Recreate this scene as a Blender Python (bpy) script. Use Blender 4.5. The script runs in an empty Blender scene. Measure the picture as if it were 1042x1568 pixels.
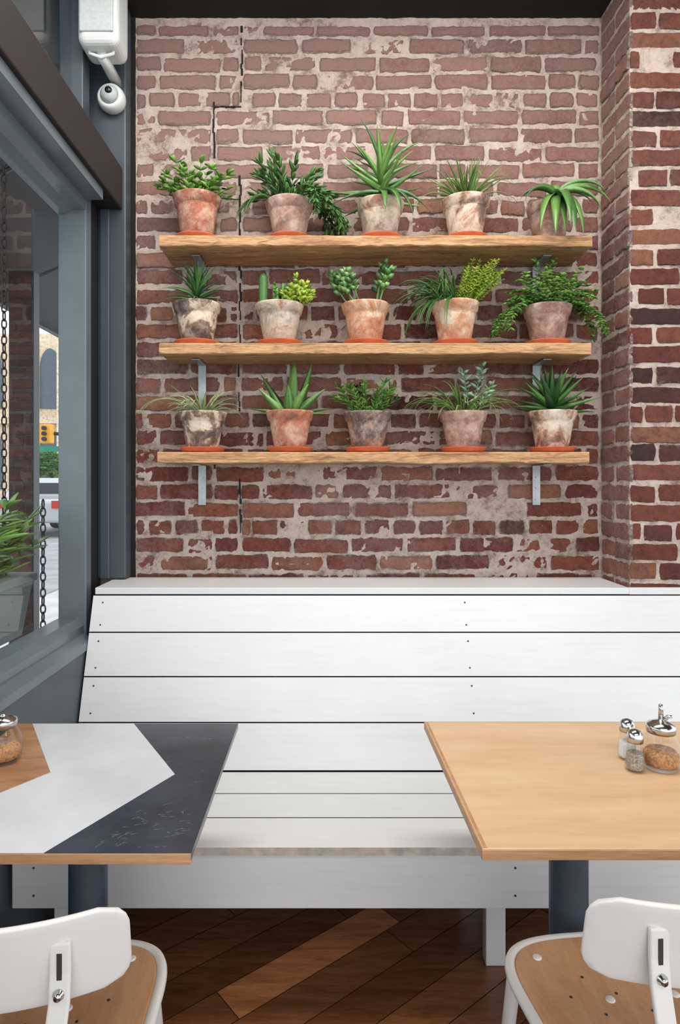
import bpy, bmesh, math, random
from mathutils import Vector, Matrix, noise
R = random.Random(7)
scene = bpy.context.scene
scene.view_settings.view_transform = 'Standard'
scene.view_settings.look = 'None'
pi = math.pi

# ------------------------------------------------------------------ materials
def new_mat(name):
    m = bpy.data.materials.new(name); m.use_nodes = True
    nt = m.node_tree
    return m, nt, nt.nodes['Principled BSDF']
def s2l(c):
    f = lambda v: v/12.92 if v <= .04045 else ((v+.055)/1.055)**2.4
    return tuple(f(v/255.0) for v in c)+(1,)
def coords(nt, scale=(1,1,1), rot=(0,0,0)):
    tc = nt.nodes.new('ShaderNodeTexCoord'); mp = nt.nodes.new('ShaderNodeMapping')
    mp.inputs['Scale'].default_value = scale; mp.inputs['Rotation'].default_value = rot
    nt.links.new(tc.outputs['Object'], mp.inputs['Vector'])
    return mp.outputs['Vector']
def noise_n(nt, vec, scale, detail=6, rough=.6, dist=0):
    n = nt.nodes.new('ShaderNodeTexNoise')
    n.inputs['Scale'].default_value = scale; n.inputs['Detail'].default_value = detail
    n.inputs['Roughness'].default_value = rough; n.inputs['Distortion'].default_value = dist
    nt.links.new(vec, n.inputs['Vector'])
    return n.outputs['Fac']
def ramp(nt, fac, stops):
    r = nt.nodes.new('ShaderNodeValToRGB')
    e = r.color_ramp.elements
    while len(e) < len(stops): e.new(.5)
    for i, (p, c) in enumerate(stops):
        e[i].position = p
        e[i].color = c if len(c) == 4 else s2l(c)
    nt.links.new(fac, r.inputs['Fac'])
    return r.outputs['Color']
def mixc(nt, fac, a, b, mode='MIX'):
    m = nt.nodes.new('ShaderNodeMix'); m.data_type = 'RGBA'; m.blend_type = mode
    fi = [s for s in m.inputs if s.name == 'Factor' and s.type == 'VALUE'][0]
    ai = [s for s in m.inputs if s.name == 'A' and s.type == 'RGBA'][0]
    bi = [s for s in m.inputs if s.name == 'B' and s.type == 'RGBA'][0]
    for s, v in ((fi, fac), (ai, a), (bi, b)):
        if isinstance(v, bpy.types.NodeSocket): nt.links.new(v, s)
        else: s.default_value = v
    return [o for o in m.outputs if o.type == 'RGBA'][0]
def bump(nt, bsdf, h, strength=.3, dist=.01):
    b = nt.nodes.new('ShaderNodeBump'); b.inputs['Strength'].default_value = strength
    b.inputs['Distance'].default_value = dist
    nt.links.new(h, b.inputs['Height']); nt.links.new(b.outputs['Normal'], bsdf.inputs['Normal'])
def mathn(nt, op, a, b=None, clamp=False):
    m = nt.nodes.new('ShaderNodeMath'); m.operation = op; m.use_clamp = clamp
    for i, v in enumerate((a, b)):
        if v is None: continue
        if isinstance(v, bpy.types.NodeSocket): nt.links.new(v, m.inputs[i])
        else: m.inputs[i].default_value = v
    return m.outputs[0]

def paint(name, col, rough=.45, var=.06, scale=6, metallic=0, bmp=.05, nsc=60):
    m, nt, b = new_mat(name)
    v = coords(nt)
    f = noise_n(nt, v, scale, 5)
    c0 = tuple(max(0, x*(1-var)) for x in col); c1 = tuple(min(255, x*(1+var)) for x in col)
    nt.links.new(ramp(nt, f, [(.3, c0), (.7, c1)]), b.inputs['Base Color'])
    b.inputs['Roughness'].default_value = rough; b.inputs['Metallic'].default_value = metallic
    bump(nt, b, noise_n(nt, v, nsc, 4), bmp, .003)
    return m
def painted_wood(name, col, rough=.4):
    m, nt, b = new_mat(name)
    v = coords(nt, (1.5, 22, 22))
    f = noise_n(nt, v, 4, 7, .65, .5)
    w = noise_n(nt, coords(nt), 2.2, 4)
    c0 = tuple(x*.97 for x in col); c1 = tuple(min(255, x*1.015) for x in col)
    c = mixc(nt, .5, ramp(nt, f, [(.3, c0), (.6, c1)]), ramp(nt, w, [(.35, tuple(x*.965 for x in col)), (.65, c1)]))
    nt.links.new(c, b.inputs['Base Color']); b.inputs['Roughness'].default_value = rough
    bump(nt, b, f, .10, .004)
    return m
def wood(name, stops, grain=(1.2, 14, 14), rough=.5, sc=3, bmp=.15, rot=(0,0,0), tint=False, spots=None, fine=.3, finelo=(120,110,100)):
    m, nt, b = new_mat(name)
    v = coords(nt, grain, rot)
    f1 = noise_n(nt, v, sc, 8, .65, .6)
    col = ramp(nt, f1, stops)
    f2 = noise_n(nt, v, sc*7, 4, .6)
    col = mixc(nt, fine, col, ramp(nt, f2, [(.3, finelo), (.6, (255,255,255))]), 'MULTIPLY')
    if spots:
        w = coords(nt, (3, 9, 9), rot)
        f3 = noise_n(nt, w, 4, 3, .6, 1.5)
        k = ramp(nt, f3, [(.58, (0,0,0)), (.74, (220,220,220))])
        col = mixc(nt, k, col, s2l(spots))
    if tint:
        a = nt.nodes.new('ShaderNodeAttribute'); a.attribute_name = 'tint'
        col = mixc(nt, 1.0, col, a.outputs['Color'], 'MULTIPLY')
    nt.links.new(col, b.inputs['Base Color'])
    b.inputs['Roughness'].default_value = rough
    bump(nt, b, f2, bmp, .003)
    return m

RED = [(0, (94,56,50)), (.22, (136,72,58)), (.5, (160,88,68)), (.78, (178,104,76)), (1, (204,144,108))]
PIER = [(0, (82,46,38)), (.25, (122,62,47)), (.5, (143,73,52)), (.75, (158,86,61)), (1, (180,120,90))]
def brick_mat(name, haze, hz_lo, hz_hi, smear, mort=(216,198,186), cols=RED, hz=(198,160,149), blotch=.8):
    m, nt, b = new_mat(name)
    v = coords(nt)
    a = nt.nodes.new('ShaderNodeAttribute'); a.attribute_name = 'tint'
    sc = nt.nodes.new('ShaderNodeSeparateColor'); nt.links.new(a.outputs['Color'], sc.inputs[0])
    base = ramp(nt, sc.outputs[0], cols)
    n1 = noise_n(nt, v, 38, 9, .82)
    base = mixc(nt, .75, base, ramp(nt, n1, [(.34, (100,88,92)), (.48, (218,212,212)), (.62, (255,255,255))]), 'MULTIPLY')
    n5 = noise_n(nt, v, 8, 7, .75, .5)
    base = mixc(nt, .65, base, ramp(nt, n5, [(.32, (134,122,134)), (.5, (245,240,240)), (.72, (255,238,215))]), 'MULTIPLY')
    big = noise_n(nt, v, 1.7, 4, .55)
    med = noise_n(nt, v, 15, 9, .82, .4)
    fine = noise_n(nt, v, 90, 7, .82)
    sep = nt.nodes.new('ShaderNodeSeparateXYZ'); nt.links.new(v, sep.inputs[0])
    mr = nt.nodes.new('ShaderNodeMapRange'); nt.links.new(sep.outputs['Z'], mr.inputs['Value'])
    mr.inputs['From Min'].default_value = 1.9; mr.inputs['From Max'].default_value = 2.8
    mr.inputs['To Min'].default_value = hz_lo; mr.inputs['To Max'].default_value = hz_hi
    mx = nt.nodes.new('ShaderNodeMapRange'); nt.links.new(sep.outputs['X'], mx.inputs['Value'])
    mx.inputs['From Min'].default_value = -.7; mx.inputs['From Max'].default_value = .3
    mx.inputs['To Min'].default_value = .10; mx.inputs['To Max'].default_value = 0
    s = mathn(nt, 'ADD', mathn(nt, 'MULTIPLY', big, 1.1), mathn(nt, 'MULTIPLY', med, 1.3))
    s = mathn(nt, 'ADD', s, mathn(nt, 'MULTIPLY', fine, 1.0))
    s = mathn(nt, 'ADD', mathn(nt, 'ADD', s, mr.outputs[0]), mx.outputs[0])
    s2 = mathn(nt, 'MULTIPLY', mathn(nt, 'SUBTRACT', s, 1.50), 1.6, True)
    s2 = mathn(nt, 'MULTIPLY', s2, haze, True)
    col = mixc(nt, s2, base, s2l(hz))
    e = mathn(nt, 'ADD', mathn(nt, 'MULTIPLY', sc.outputs[1], smear), mathn(nt, 'ADD', mathn(nt, 'MULTIPLY', med, 1.5), mathn(nt, 'MULTIPLY', fine, 1.5)))
    e = mathn(nt, 'ADD', e, mathn(nt, 'MULTIPLY', big, .6))
    e = mathn(nt, 'MULTIPLY', mathn(nt, 'SUBTRACT', e, 2.18), 3.2, True)
    e = mathn(nt, 'MULTIPLY', e, .85)
    col = mixc(nt, e, col, s2l(mort))
    bl = noise_n(nt, v, 3.2, 13, .9, .3)
    kk = ramp(nt, bl, [(.60, (0,0,0)), (.76, (235,235,235))])
    col = mixc(nt, mathn(nt, 'MULTIPLY', kk, blotch), col, s2l((230,220,212)))
    nt.links.new(col, b.inputs['Base Color'])
    b.inputs['Roughness'].default_value = .66
    bump(nt, b, mathn(nt, 'ADD', mathn(nt, 'MULTIPLY', n1, 1.8), mathn(nt, 'ADD', fine, e)), 1.0, .007)
    return m
def mortar_mat(name, c0, c1, bs=.9):
    m, nt, b = new_mat(name)
    v = coords(nt)
    f = noise_n(nt, v, 11, 9, .82)
    nt.links.new(ramp(nt, f, [(.32, tuple(x*.72 for x in c0)), (.4, c0), (.5, c1), (.66, tuple(min(255, x+22) for x in c1))]), b.inputs['Base Color'])
    b.inputs['Roughness'].default_value = .9
    bump(nt, b, noise_n(nt, v, 80, 6, .8), bs, .008)
    return m
def leaf_mat(name, dark, light, rough=.4):
    m, nt, b = new_mat(name)
    a = nt.nodes.new('ShaderNodeAttribute'); a.attribute_name = 'tint'
    v = coords(nt)
    c = ramp(nt, a.outputs['Fac'], [(0, dark), (1, light)])
    c = mixc(nt, .3, c, ramp(nt, noise_n(nt, v, 60, 3), [(.3, (160,160,150)), (.7, (255,255,255))]), 'MULTIPLY')
    nt.links.new(c, b.inputs['Base Color'])
    b.inputs['Roughness'].default_value = rough
    return m
def pot_mat(name, stops, seed):
    m, nt, b = new_mat(name)
    tc = nt.nodes.new('ShaderNodeTexCoord'); mp = nt.nodes.new('ShaderNodeMapping')
    mp.inputs['Location'].default_value = (seed*3.1, seed*1.7, seed)
    nt.links.new(tc.outputs['Object'], mp.inputs['Vector']); v = mp.outputs['Vector']
    f = noise_n(nt, v, 13, 9, .62, .6)
    c = ramp(nt, f, stops)
    c = mixc(nt, .5, c, ramp(nt, noise_n(nt, v, 60, 6, .7), [(.35, (165,155,150)), (.55, (255,255,255))]), 'MULTIPLY')
    ch = noise_n(nt, v, 24, 8, .75)
    c = mixc(nt, ramp(nt, ch, [(.48, (0,0,0)), (.66, (180,180,180))]), c, s2l((228,214,198)))
    nt.links.new(c, b.inputs['Base Color']); b.inputs['Roughness'].default_value = .85
    bump(nt, b, noise_n(nt, v, 90, 5), .4, .003)
    return m
def glass_mat(name, tint=(1,1,1,1), boost=1.0):
    m = bpy.data.materials.new(name); m.use_nodes = True; nt = m.node_tree
    nt.nodes.clear()
    o = nt.nodes.new('ShaderNodeOutputMaterial'); mx = nt.nodes.new('ShaderNodeMixShader')
    t = nt.nodes.new('ShaderNodeBsdfTransparent'); t.inputs[0].default_value = tint
    g = nt.nodes.new('ShaderNodeBsdfGlossy'); g.inputs['Roughness'].default_value = .01
    fr = nt.nodes.new('ShaderNodeLayerWeight'); fr.inputs['Blend'].default_value = .5
    f = mathn(nt, 'POWER', fr.outputs['Facing'], 4.0)
    f = mathn(nt, 'ADD', mathn(nt, 'MULTIPLY', f, .8*boost), .05)
    nt.links.new(mathn(nt, 'MULTIPLY', f, 1.0, True), mx.inputs[0])
    nt.links.new(t.outputs[0], mx.inputs[1]); nt.links.new(g.outputs[0], mx.inputs[2])
    nt.links.new(mx.outputs[0], o.inputs[0])
    return m

M = {}
M['brick'] = brick_mat('old_brick', .78, -.14, .40, .62)
M['brick_col'] = brick_mat('pier_brick', .35, -.25, .0, .42, cols=PIER, blotch=.25)
M['brick_side'] = brick_mat('pier_side_brick', .85, .10, .30, .6)
M['brick_reflection'] = brick_mat('reflection_dark_brick', .15, -.3, -.3, .1, (96,84,80), [(0,(50,32,30)),(.5,(84,48,42)),(1,(104,62,52))], blotch=0)  # for the added pillar behind the pane's brick reflection
M['mortar'] = mortar_mat('lime_mortar', (156,132,120), (206,187,175))
M['mortar2'] = mortar_mat('pier_mortar', (162,138,126), (208,190,178))
M['crack'] = paint('crack_shadow', (28,20,18), .9)
M['white'] = painted_wood('white_painted_wood', (222,223,223))
M['edgeworn'] = paint('worn_plank_edge', (190,178,166), .6, .12, 30)
M['seam_shade'] = paint('plank_gap_shade', (14,14,14), .9)  # near-black colour painting in the shade of narrow bench plank gaps
M['black'] = paint('black_ceiling', (22,19,19), .8)
M['beam'] = paint('dark_brown_beam', (34,29,28), .6)
M['frame'] = paint('blue_grey_frame', (62,72,80), .42, .06)
M['framelt'] = paint('light_grey_frame', (98,109,115), .3, .06)
M['shelf'] = wood('reclaimed_shelf_wood', [(.30, (124,86,56)), (.42, (180,134,92)), (.58, (212,168,120)), (.76, (164,116,76))], (1.0, 12, 14), .65, 3.4, .5, spots=(92,62,42), fine=.6)
M['maple'] = wood('maple_tabletop', [(.2, (210,168,126)), (.5, (223,185,144)), (.8, (232,199,162))], (1.0, 6, 6), .32, 1.6, .02, fine=.1)
M['mapleedge'] = wood('tabletop_edge', [(.2, (172,122,82)), (.5, (198,150,108)), (.8, (212,170,128))], (1.5, 9, 30), .45, 3, .1)
M['parq'] = wood('brown_parquet', [(.2, (130,88,60)), (.5, (176,128,90)), (.8, (206,162,122))], (1.5, 8, 8), .3, 3, .05, rot=(0,0,.6))
M['floor'] = wood('oak_floor_planks', [(.2, (112,72,46)), (.5, (160,108,72)), (.8, (186,134,92))], (2, 16, 10), .26, 2.5, .1, rot=(0,0,-math.radians(39)), tint=True)
M['ply'] = wood('plywood_seat', [(.2, (190,138,96)), (.5, (206,156,112)), (.8, (216,170,128))], (8, 1.5, 8), .45, 3, .05, fine=.15)
M['slate'] = paint('slate_table_paint', (56,62,70), .24, .18, 9, 0, .06, 30)
M['tabwhite'] = paint('white_table_paint', (210,212,216), .3, .04, 6)
M['chair'] = paint('white_powder_coat', (228,225,220), .35, .02, 5, 0, .02)
M['steel'] = paint('galvanised_steel', (160,164,166), .42, .1, 20, .6)
M['chrome'] = paint('chrome', (200,198,195), .18, .03, 8, 1, 0)
M['ped'] = paint('blue_grey_pedestal', (56,70,82), .42, .15, 12, 0, .3, 35)
M['screw'] = paint('screw_heads', (56,52,48), .5)
M['saucer'] = paint('terracotta_saucer', (206,104,64), .75, .08, 20)
M['soil'] = paint('potting_soil', (58,42,32), .95, .3, 60, 0, .8, 80)
M['glass'] = glass_mat('window_glass', (.97,.99,.98,1), .9)
M['jar'] = glass_mat('jar_glass', (.95,.96,.95,1), .8)
M['sugar'] = paint('brown_sugar', (176,126,84), .9, .3, 180, 0, .6, 200)
M['salt'] = paint('salt', (236,236,236), .9, .02, 90)
M['pepper'] = paint('ground_pepper', (150,140,130), .9, .35, 260)
M['spk'] = paint('speaker_white', (206,210,208), .5, .02)
M['spkg'] = paint('speaker_grille', (180,186,186), .6, .04, 90)
M['lens'] = paint('camera_lens', (26,26,30), .15)
M['stone'] = mortar_mat('church_stone', (196,172,142), (236,216,188), .3)
M['road'] = paint('asphalt', (160,160,162), .9, .1, 3, 0, .3)
M['side'] = paint('sidewalk', (200,198,194), .9, .08, 3)
M['planter'] = paint('planter_sage', (128,138,136), .6, .06)
M['blk'] = paint('black_iron', (24,24,24), .5)
M['yel'] = paint('signal_yellow', (236,166,28), .5)
M['grn'] = paint('sign_green', (24,130,100), .5)
M['carw'] = paint('car_paint_silver', (190,194,198), .25, .02, 3, .2)
M['cargl'] = paint('car_glass', (34,38,44), .1)
M['red'] = paint('tail_light', (190,30,24), .3)
M['bark'] = paint('tree_bark', (84,68,54), .9, .2, 20)
M['shed'] = paint('building_dark_glass', (84,98,112), .2)
L = {
 'mid': leaf_mat('leaf_mid_green', (50,96,34), (136,184,82)),
 'dark': leaf_mat('leaf_dark_green', (32,74,36), (98,148,70)),
 'aloe': leaf_mat('leaf_aloe_green', (40,88,42), (132,178,94), .35),
 'lime': leaf_mat('leaf_lime_green', (120,156,40), (196,216,84)),
 'jade': leaf_mat('leaf_jade', (60,110,60), (148,188,114), .3),
 'pale': leaf_mat('leaf_pale_stripe', (124,154,86), (222,228,180)),
 'silver': leaf_mat('leaf_silver_green', (90,134,104), (174,204,168)),
 'grass': leaf_mat('leaf_grass', (64,108,50), (142,172,92)),
}
pots_m = [
 pot_mat('pot_terracotta_aged', [(.38,(204,154,130)),(.46,(178,112,88)),(.55,(158,96,74)),(.64,(112,86,76))], 1),
 pot_mat('pot_cream_dark', [(.40,(228,214,192)),(.47,(212,192,166)),(.51,(140,112,96)),(.60,(90,78,72))], 2),
 pot_mat('pot_orange_patched', [(.38,(232,216,194)),(.46,(218,172,138)),(.55,(206,144,108)),(.66,(184,114,84))], 3),
 pot_mat('pot_grey_rose', [(.38,(206,182,166)),(.46,(186,148,132)),(.56,(160,122,108)),(.64,(118,100,94))], 4),
 pot_mat('pot_cream_rose', [(.40,(232,218,200)),(.48,(220,200,178)),(.53,(188,140,114)),(.60,(120,98,88))], 5),
 pot_mat('pot_charred', [(.38,(192,142,116)),(.46,(140,112,100)),(.54,(98,88,86)),(.66,(166,126,106))], 6),
 pot_mat('pot_pale_grey', [(.38,(150,136,126)),(.46,(196,182,164)),(.56,(212,194,170)),(.64,(172,130,106))], 7),
 pot_mat('pot_terracotta_rose', [(.38,(218,178,156)),(.46,(198,144,118)),(.55,(190,118,88)),(.64,(150,104,86))], 9),
]

# ------------------------------------------------------------------ mesh helpers
def empty(name, loc=(0,0,0)):
    e = bpy.data.objects.new(name, None); e.empty_display_size = .05
    scene.collection.objects.link(e); e.location = loc
    return e
def finish(bm, name, mats, parent=None, smooth=False, recalc=True):
    if recalc: bmesh.ops.recalc_face_normals(bm, faces=bm.faces)
    me = bpy.data.meshes.new(name); bm.to_mesh(me); bm.free()
    if not isinstance(mats, (list, tuple)): mats = [mats]
    for m in mats: me.materials.append(m)
    if smooth:
        for p in me.polygons: p.use_smooth = True
    o = bpy.data.objects.new(name, me); scene.collection.objects.link(o)
    if parent:
        o.parent = parent; o.matrix_parent_inverse = Matrix.Translation(-Vector(parent.location))
    return o
def bev(o, w, seg=2):
    m = o.modifiers.new('b', 'BEVEL'); m.width = w; m.segments = seg; m.limit_method = 'ANGLE'; m.angle_limit = .6
    return o
def addbox(bm, x0, x1, y0, y1, z0, z1, mi=0):
    v = [bm.verts.new(p) for p in ((x0,y0,z0),(x1,y0,z0),(x1,y1,z0),(x0,y1,z0),(x0,y0,z1),(x1,y0,z1),(x1,y1,z1),(x0,y1,z1))]
    for f in ((0,3,2,1),(4,5,6,7),(0,1,5,4),(1,2,6,5),(2,3,7,6),(3,0,4,7)):
        bm.faces.new([v[i] for i in f]).material_index = mi
def box(name, x0, x1, y0, y1, z0, z1, mat, parent=None, b=0.0):
    bm = bmesh.new(); addbox(bm, x0, x1, y0, y1, z0, z1)
    o = finish(bm, name, mat, parent)
    if b: bev(o, b)
    return o
def prism(bm, pts, x0, x1, mis=None):
    a = [bm.verts.new((x0, p[0], p[1])) for p in pts]; b = [bm.verts.new((x1, p[0], p[1])) for p in pts]
    n = len(pts)
    bm.faces.new(a); bm.faces.new(b[::-1])
    for i in range(n):
        f = bm.faces.new((a[i], b[i], b[(i+1)%n], a[(i+1)%n]))
        if mis: f.material_index = mis[i]
def slab(bm, pts, z0, z1, mi=0):
    a = [bm.verts.new((p[0], p[1], z0)) for p in pts]; b = [bm.verts.new((p[0], p[1], z1)) for p in pts]
    n = len(pts)
    bm.faces.new(a[::-1]).material_index = mi; bm.faces.new(b).material_index = mi
    for i in range(n): bm.faces.new((a[i], a[(i+1)%n], b[(i+1)%n], b[i])).material_index = mi
def lathe(bm, prof, cx, cy, cz, seg=40, mi=0, wob=0, seed=0):
    rings = []
    for (r, z) in prof:
        rr = []
        for i in range(seg):
            a = 2*pi*i/seg
            w = 1+wob*noise.noise(Vector((math.cos(a)*2+seed, math.sin(a)*2, z*20)))
            rr.append(bm.verts.new((cx+r*w*math.cos(a), cy+r*w*math.sin(a), cz+z)))
        rings.append(rr)
    for a, b in zip(rings, rings[1:]):
        for i in range(seg): bm.faces.new((a[i], a[(i+1)%seg], b[(i+1)%seg], b[i])).material_index = mi
    bm.faces.new(rings[0][::-1]).material_index = mi; bm.faces.new(rings[-1]).material_index = mi
def sweep(bm, pts, r, closed=False, seg=8, mi=0, tint=None, lay=None, flat=1.0):
    pts = [Vector(p) for p in pts]; n = len(pts); rings = []
    rs = r if isinstance(r, (list, tuple)) else [r]*n
    for i, p in enumerate(pts):
        if closed: d = pts[(i+1)%n]-pts[i-1]
        else: d = pts[min(i+1, n-1)]-pts[max(i-1, 0)]
        if d.length < 1e-9: d = Vector((0,0,1))
        d.normalize()
        up = Vector((0,0,1)) if abs(d.z) < .9 else Vector((0,1,0))
        s = d.cross(up).normalized(); u = s.cross(d).normalized()
        if i and (s.dot(ps) < 0): s = -s; u = -u
        ps = s
        rings.append([bm.verts.new(p+s*rs[i]*math.cos(2*pi*k/seg)+u*rs[i]*flat*math.sin(2*pi*k/seg)) for k in range(seg)])
    fs = []
    rng = range(n if closed else n-1)
    for i in rng:
        a, b = rings[i], rings[(i+1)%n]
        for k in range(seg): fs.append(bm.faces.new((a[k], a[(k+1)%seg], b[(k+1)%seg], b[k])))
    if not closed: fs.append(bm.faces.new(rings[0][::-1])); fs.append(bm.faces.new(rings[-1]))
    for f in fs:
        f.material_index = mi
        if lay:
            for l in f.loops: l[lay] = (tint, tint, tint, 1)
def tube(name, pts, r, mat, parent=None, closed=False, seg=10):
    bm = bmesh.new(); sweep(bm, pts, r, closed, seg)
    return finish(bm, name, mat, parent, True)

# ------------------------------------------------------------------ bricks
def bricks(bm, lay, origin, u, n, u0, u1, z0, z1, rowh=.0682, L0=.218, gap=.0125, seed=0, cracks=None, tb=.5, edgejit=.003, single=False):
    rr = random.Random(seed); O = Vector(origin); U = Vector(u); N = Vector(n); Z = Vector((0,0,1))
    rows = int((z1-z0)/rowh)+1
    for r in range(rows):
        za = z0+r*rowh+gap/2; zb = min(z0+(r+1)*rowh-gap/2, z1)
        if zb-za < .02: continue
        header = (r % 6 == 3)
        ln = .106 if header else L0
        segs = [(u0, u1)]
        cx = cracks(.5*(za+zb)) if cracks else None
        if cx is not None: segs = [(u0, cx-.003), (cx+.003, u1)]
        for (sa, sb) in segs:
            x = sa - ((r % 2)*.5*ln + rr.uniform(0, .03)) if not single else sa
            while x < sb-.005:
                l = ln*rr.uniform(.93, 1.06)
                if not header and rr.random() < .08: l *= .5
                if single: l = (sb-sa) if r % 2 else .5*(sb-sa)
                a = max(x, sa)+gap/2*rr.uniform(.4, 1.3); b = min(x+l, sb)-gap/2*rr.uniform(.4, 1.3)
                x += l
                if b-a < .022: continue
                d = rr.gauss(0, .0024); t = min(1, max(0, rr.gauss(tb, .27)))
                dz = rr.gauss(0, .0016); sk = rr.gauss(0, .002)
                out = []
                ph = rr.uniform(0, 100)
                def push(uu, zz):
                    nz_ = Vector((uu*28, zz*28, ph))
                    out.append((uu+noise.noise(nz_)*edgejit+rr.uniform(-1,1)*edgejit*.5, zz+dz+noise.noise(nz_+Vector((7,3,1)))*edgejit*1.7+rr.uniform(-1,1)*edgejit*.6))
                c = .002*rr.uniform(.5, 3)
                nx = max(2, int((b-a)/.011)); nz = 4
                for i in range(nx+1): push(a+c+(b-a-2*c)*i/nx, za+sk*(i/nx))
                for i in range(1, nz): push(b, za+c+(zb-za-2*c)*i/nz)
                for i in range(nx+1): push(b-c-(b-a-2*c)*i/nx, zb+sk*(1-i/nx))
                for i in range(1, nz): push(a, zb-c-(zb-za-2*c)*i/nz)
                mu = (a+b)/2; mz = (za+zb)/2
                def ring(ins, dep, ee):
                    o = []
                    for (p, q) in out:
                        pu = p-math.copysign(min(ins, abs(p-mu)), p-mu); pz = q-math.copysign(min(ins, abs(q-mz)), q-mz)
                        o.append((bm.verts.new(O+U*pu+Z*pz+N*(dep+rr.uniform(-.0006, .0006))), ee))
                    return o
                r0 = ring(0, -.012, 1); r1 = ring(.0004, -.003+d, 1); r2 = ring(.003, .0005+d, .8); r3 = ring(.013, .0012+d, 0)
                m = len(r0)
                for A, B in ((r0, r1), (r1, r2), (r2, r3)):
                    for i in range(m):
                        q = (A[i], A[(i+1)%m], B[(i+1)%m], B[i])
                        f = bm.faces.new([k[0] for k in q])
                        for lp, k in zip(f.loops, q): lp[lay] = (t, k[1], 0, 1)
                f = bm.faces.new([k[0] for k in r3])
                for lp in f.loops: lp[lay] = (t, 0, 0, 1)
YW = 2.5; XL = -.735; XC = 1.05; YC = 2.262; ZC = 3.14
def crack(z):
    if z > 2.80: return -.325
    if z > 2.60: return -.43
    if z > 2.5: return None
    if z > 1.85: return -.33
    if z > 1.6: return -.335
    if z > 1.35: return -.43
    if z > 1.1: return -.33
    return None
wb = empty('wall_back', (0, YW, 1.5))
bm = bmesh.new(); lay = bm.loops.layers.float_color.new('tint')
bricks(bm, lay, (0, YW, 0), (1,0,0), (0,-1,0), XL, XC, .95, ZC-.03, seed=3, cracks=crack)
finish(bm, 'bricks', M['brick'], wb)
bm = bmesh.new(); gx, gz = 150, 190; rows_ = []
for j in range(gz+1):
    z = .9+(ZC+.1-.9)*j/gz; row = []
    for i in range(gx+1):
        x = XL-.02+(XC+.04-XL)*i/gx
        row.append(bm.verts.new((x, YW+.0028-.005*noise.noise(Vector((x*14, 1, z*14)))-.004*noise.noise(Vector((x*50, 4, z*50))), z)))
    rows_.append(row)
for j in range(gz):
    for i in range(gx): bm.faces.new((rows_[j][i], rows_[j][i+1], rows_[j+1][i+1], rows_[j+1][i]))
finish(bm, 'mortar', M['mortar'], wb, True)
box('core', -.985, XC+.05, YW+.012, YW+.2, 0, ZC+.3, M['mortar'], wb)
bm = bmesh.new()
rc = random.Random(5)
z = 1.1; off = 0
while z < ZC-.05:
    c = crack(z)
    if c is not None:
        off = rc.uniform(-.0035, .0035)
        h = rc.uniform(.015, .04); wv = rc.uniform(.0014, .0042)
        if rc.random() < .88: addbox(bm, c+off-wv, c+off+wv, YW-.0035, YW+.01, z, z+h)
        z += h
    else: z += .034
for i in range(5): addbox(bm, -.43+.021*i, -.41+.021*i, YW-.001, YW+.01, 2.797+rc.uniform(-.002,.002), 2.801+rc.uniform(-.001,.002))
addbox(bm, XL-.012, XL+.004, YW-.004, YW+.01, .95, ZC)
finish(bm, 'crack', M['crack'], wb)
wp = empty('wall_right', (XC+.3, YC, 1.5))
bm = bmesh.new(); lay = bm.loops.layers.float_color.new('tint')
bricks(bm, lay, (XC, YC-.005, 0), (0,1,0), (-1,0,0), 0, YW-YC, .95, ZC-.01, seed=9, single=True, tb=.5, edgejit=.004)
finish(bm, 'side_bricks', M['brick_side'], wp)
bm = bmesh.new(); lay = bm.loops.layers.float_color.new('tint')
bricks(bm, lay, (XC, YC, 0), (1,0,0), (0,-1,0), .0, 1.0, .95, ZC-.01, seed=12, tb=.45, gap=.011, edgejit=.002)
finish(bm, 'front_bricks', M['brick_col'], wp)
box('pier_core', XC+.003, XC+1.4, YC+.003, YW+.2, 0, ZC+.1, M['mortar2'], wp)

# ------------------------------------------------------------------ ceiling & floor
box('ceiling', -.9, 4.0, -3.0, YW+.2, ZC, ZC+.1, M['black'])
ang = math.radians(39); ca, sa_ = math.cos(ang), math.sin(ang)
def clip(poly, axis, val, keepgt):
    out = []
    for i in range(len(poly)):
        a, b = poly[i], poly[(i+1)%len(poly)]
        ia = (a[axis] >= val) == keepgt; ib = (b[axis] >= val) == keepgt
        if ia: out.append(a)
        if ia != ib:
            t = (val-a[axis])/(b[axis]-a[axis]); out.append((a[0]+(b[0]-a[0])*t, a[1]+(b[1]-a[1])*t))
    return out
bm = bmesh.new(); lay = bm.loops.layers.float_color.new('tint')
fx0, fx1, fy0, fy1 = -.9, 4.0, -3.0, YW+.05
rf = random.Random(21); W = .115
lu, lv = (-.04*ca+1.88*sa_), (.04*sa_+1.88*ca)
for i in range(-70, 70):
    v0 = lv-W/2+(i)*W
    u_ = -8+rf.uniform(0, 1.0)
    if i == 0: u_ = lu-.28-8*1.0
    while u_ < 8:
        ln = rf.uniform(.6, 1.5)
        light = False
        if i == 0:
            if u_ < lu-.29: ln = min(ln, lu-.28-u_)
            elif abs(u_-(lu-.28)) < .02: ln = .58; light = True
        u2 = u_+ln
        g = .0012
        q = [(u_+g, v0+g), (u2-g, v0+g), (u2-g, v0+W-g), (u_+g, v0+W-g)]
        P = [(a*ca-b*sa_, a*sa_+b*ca) for a, b in q]
        for ax, val, kg in ((0, fx0, True), (0, fx1, False), (1, fy0, True), (1, fy1, False)):
            if len(P) > 2: P = clip(P, ax, val, kg)
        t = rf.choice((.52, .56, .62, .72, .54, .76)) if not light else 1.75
        if len(P) > 2:
            try:
                f = bm.faces.new([bm.verts.new((a, b, 0)) for a, b in P])
                for l in f.loops: l[lay] = (t, t*.90, t*.81, 1)
            except Exception: pass
        u_ = u2
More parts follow.
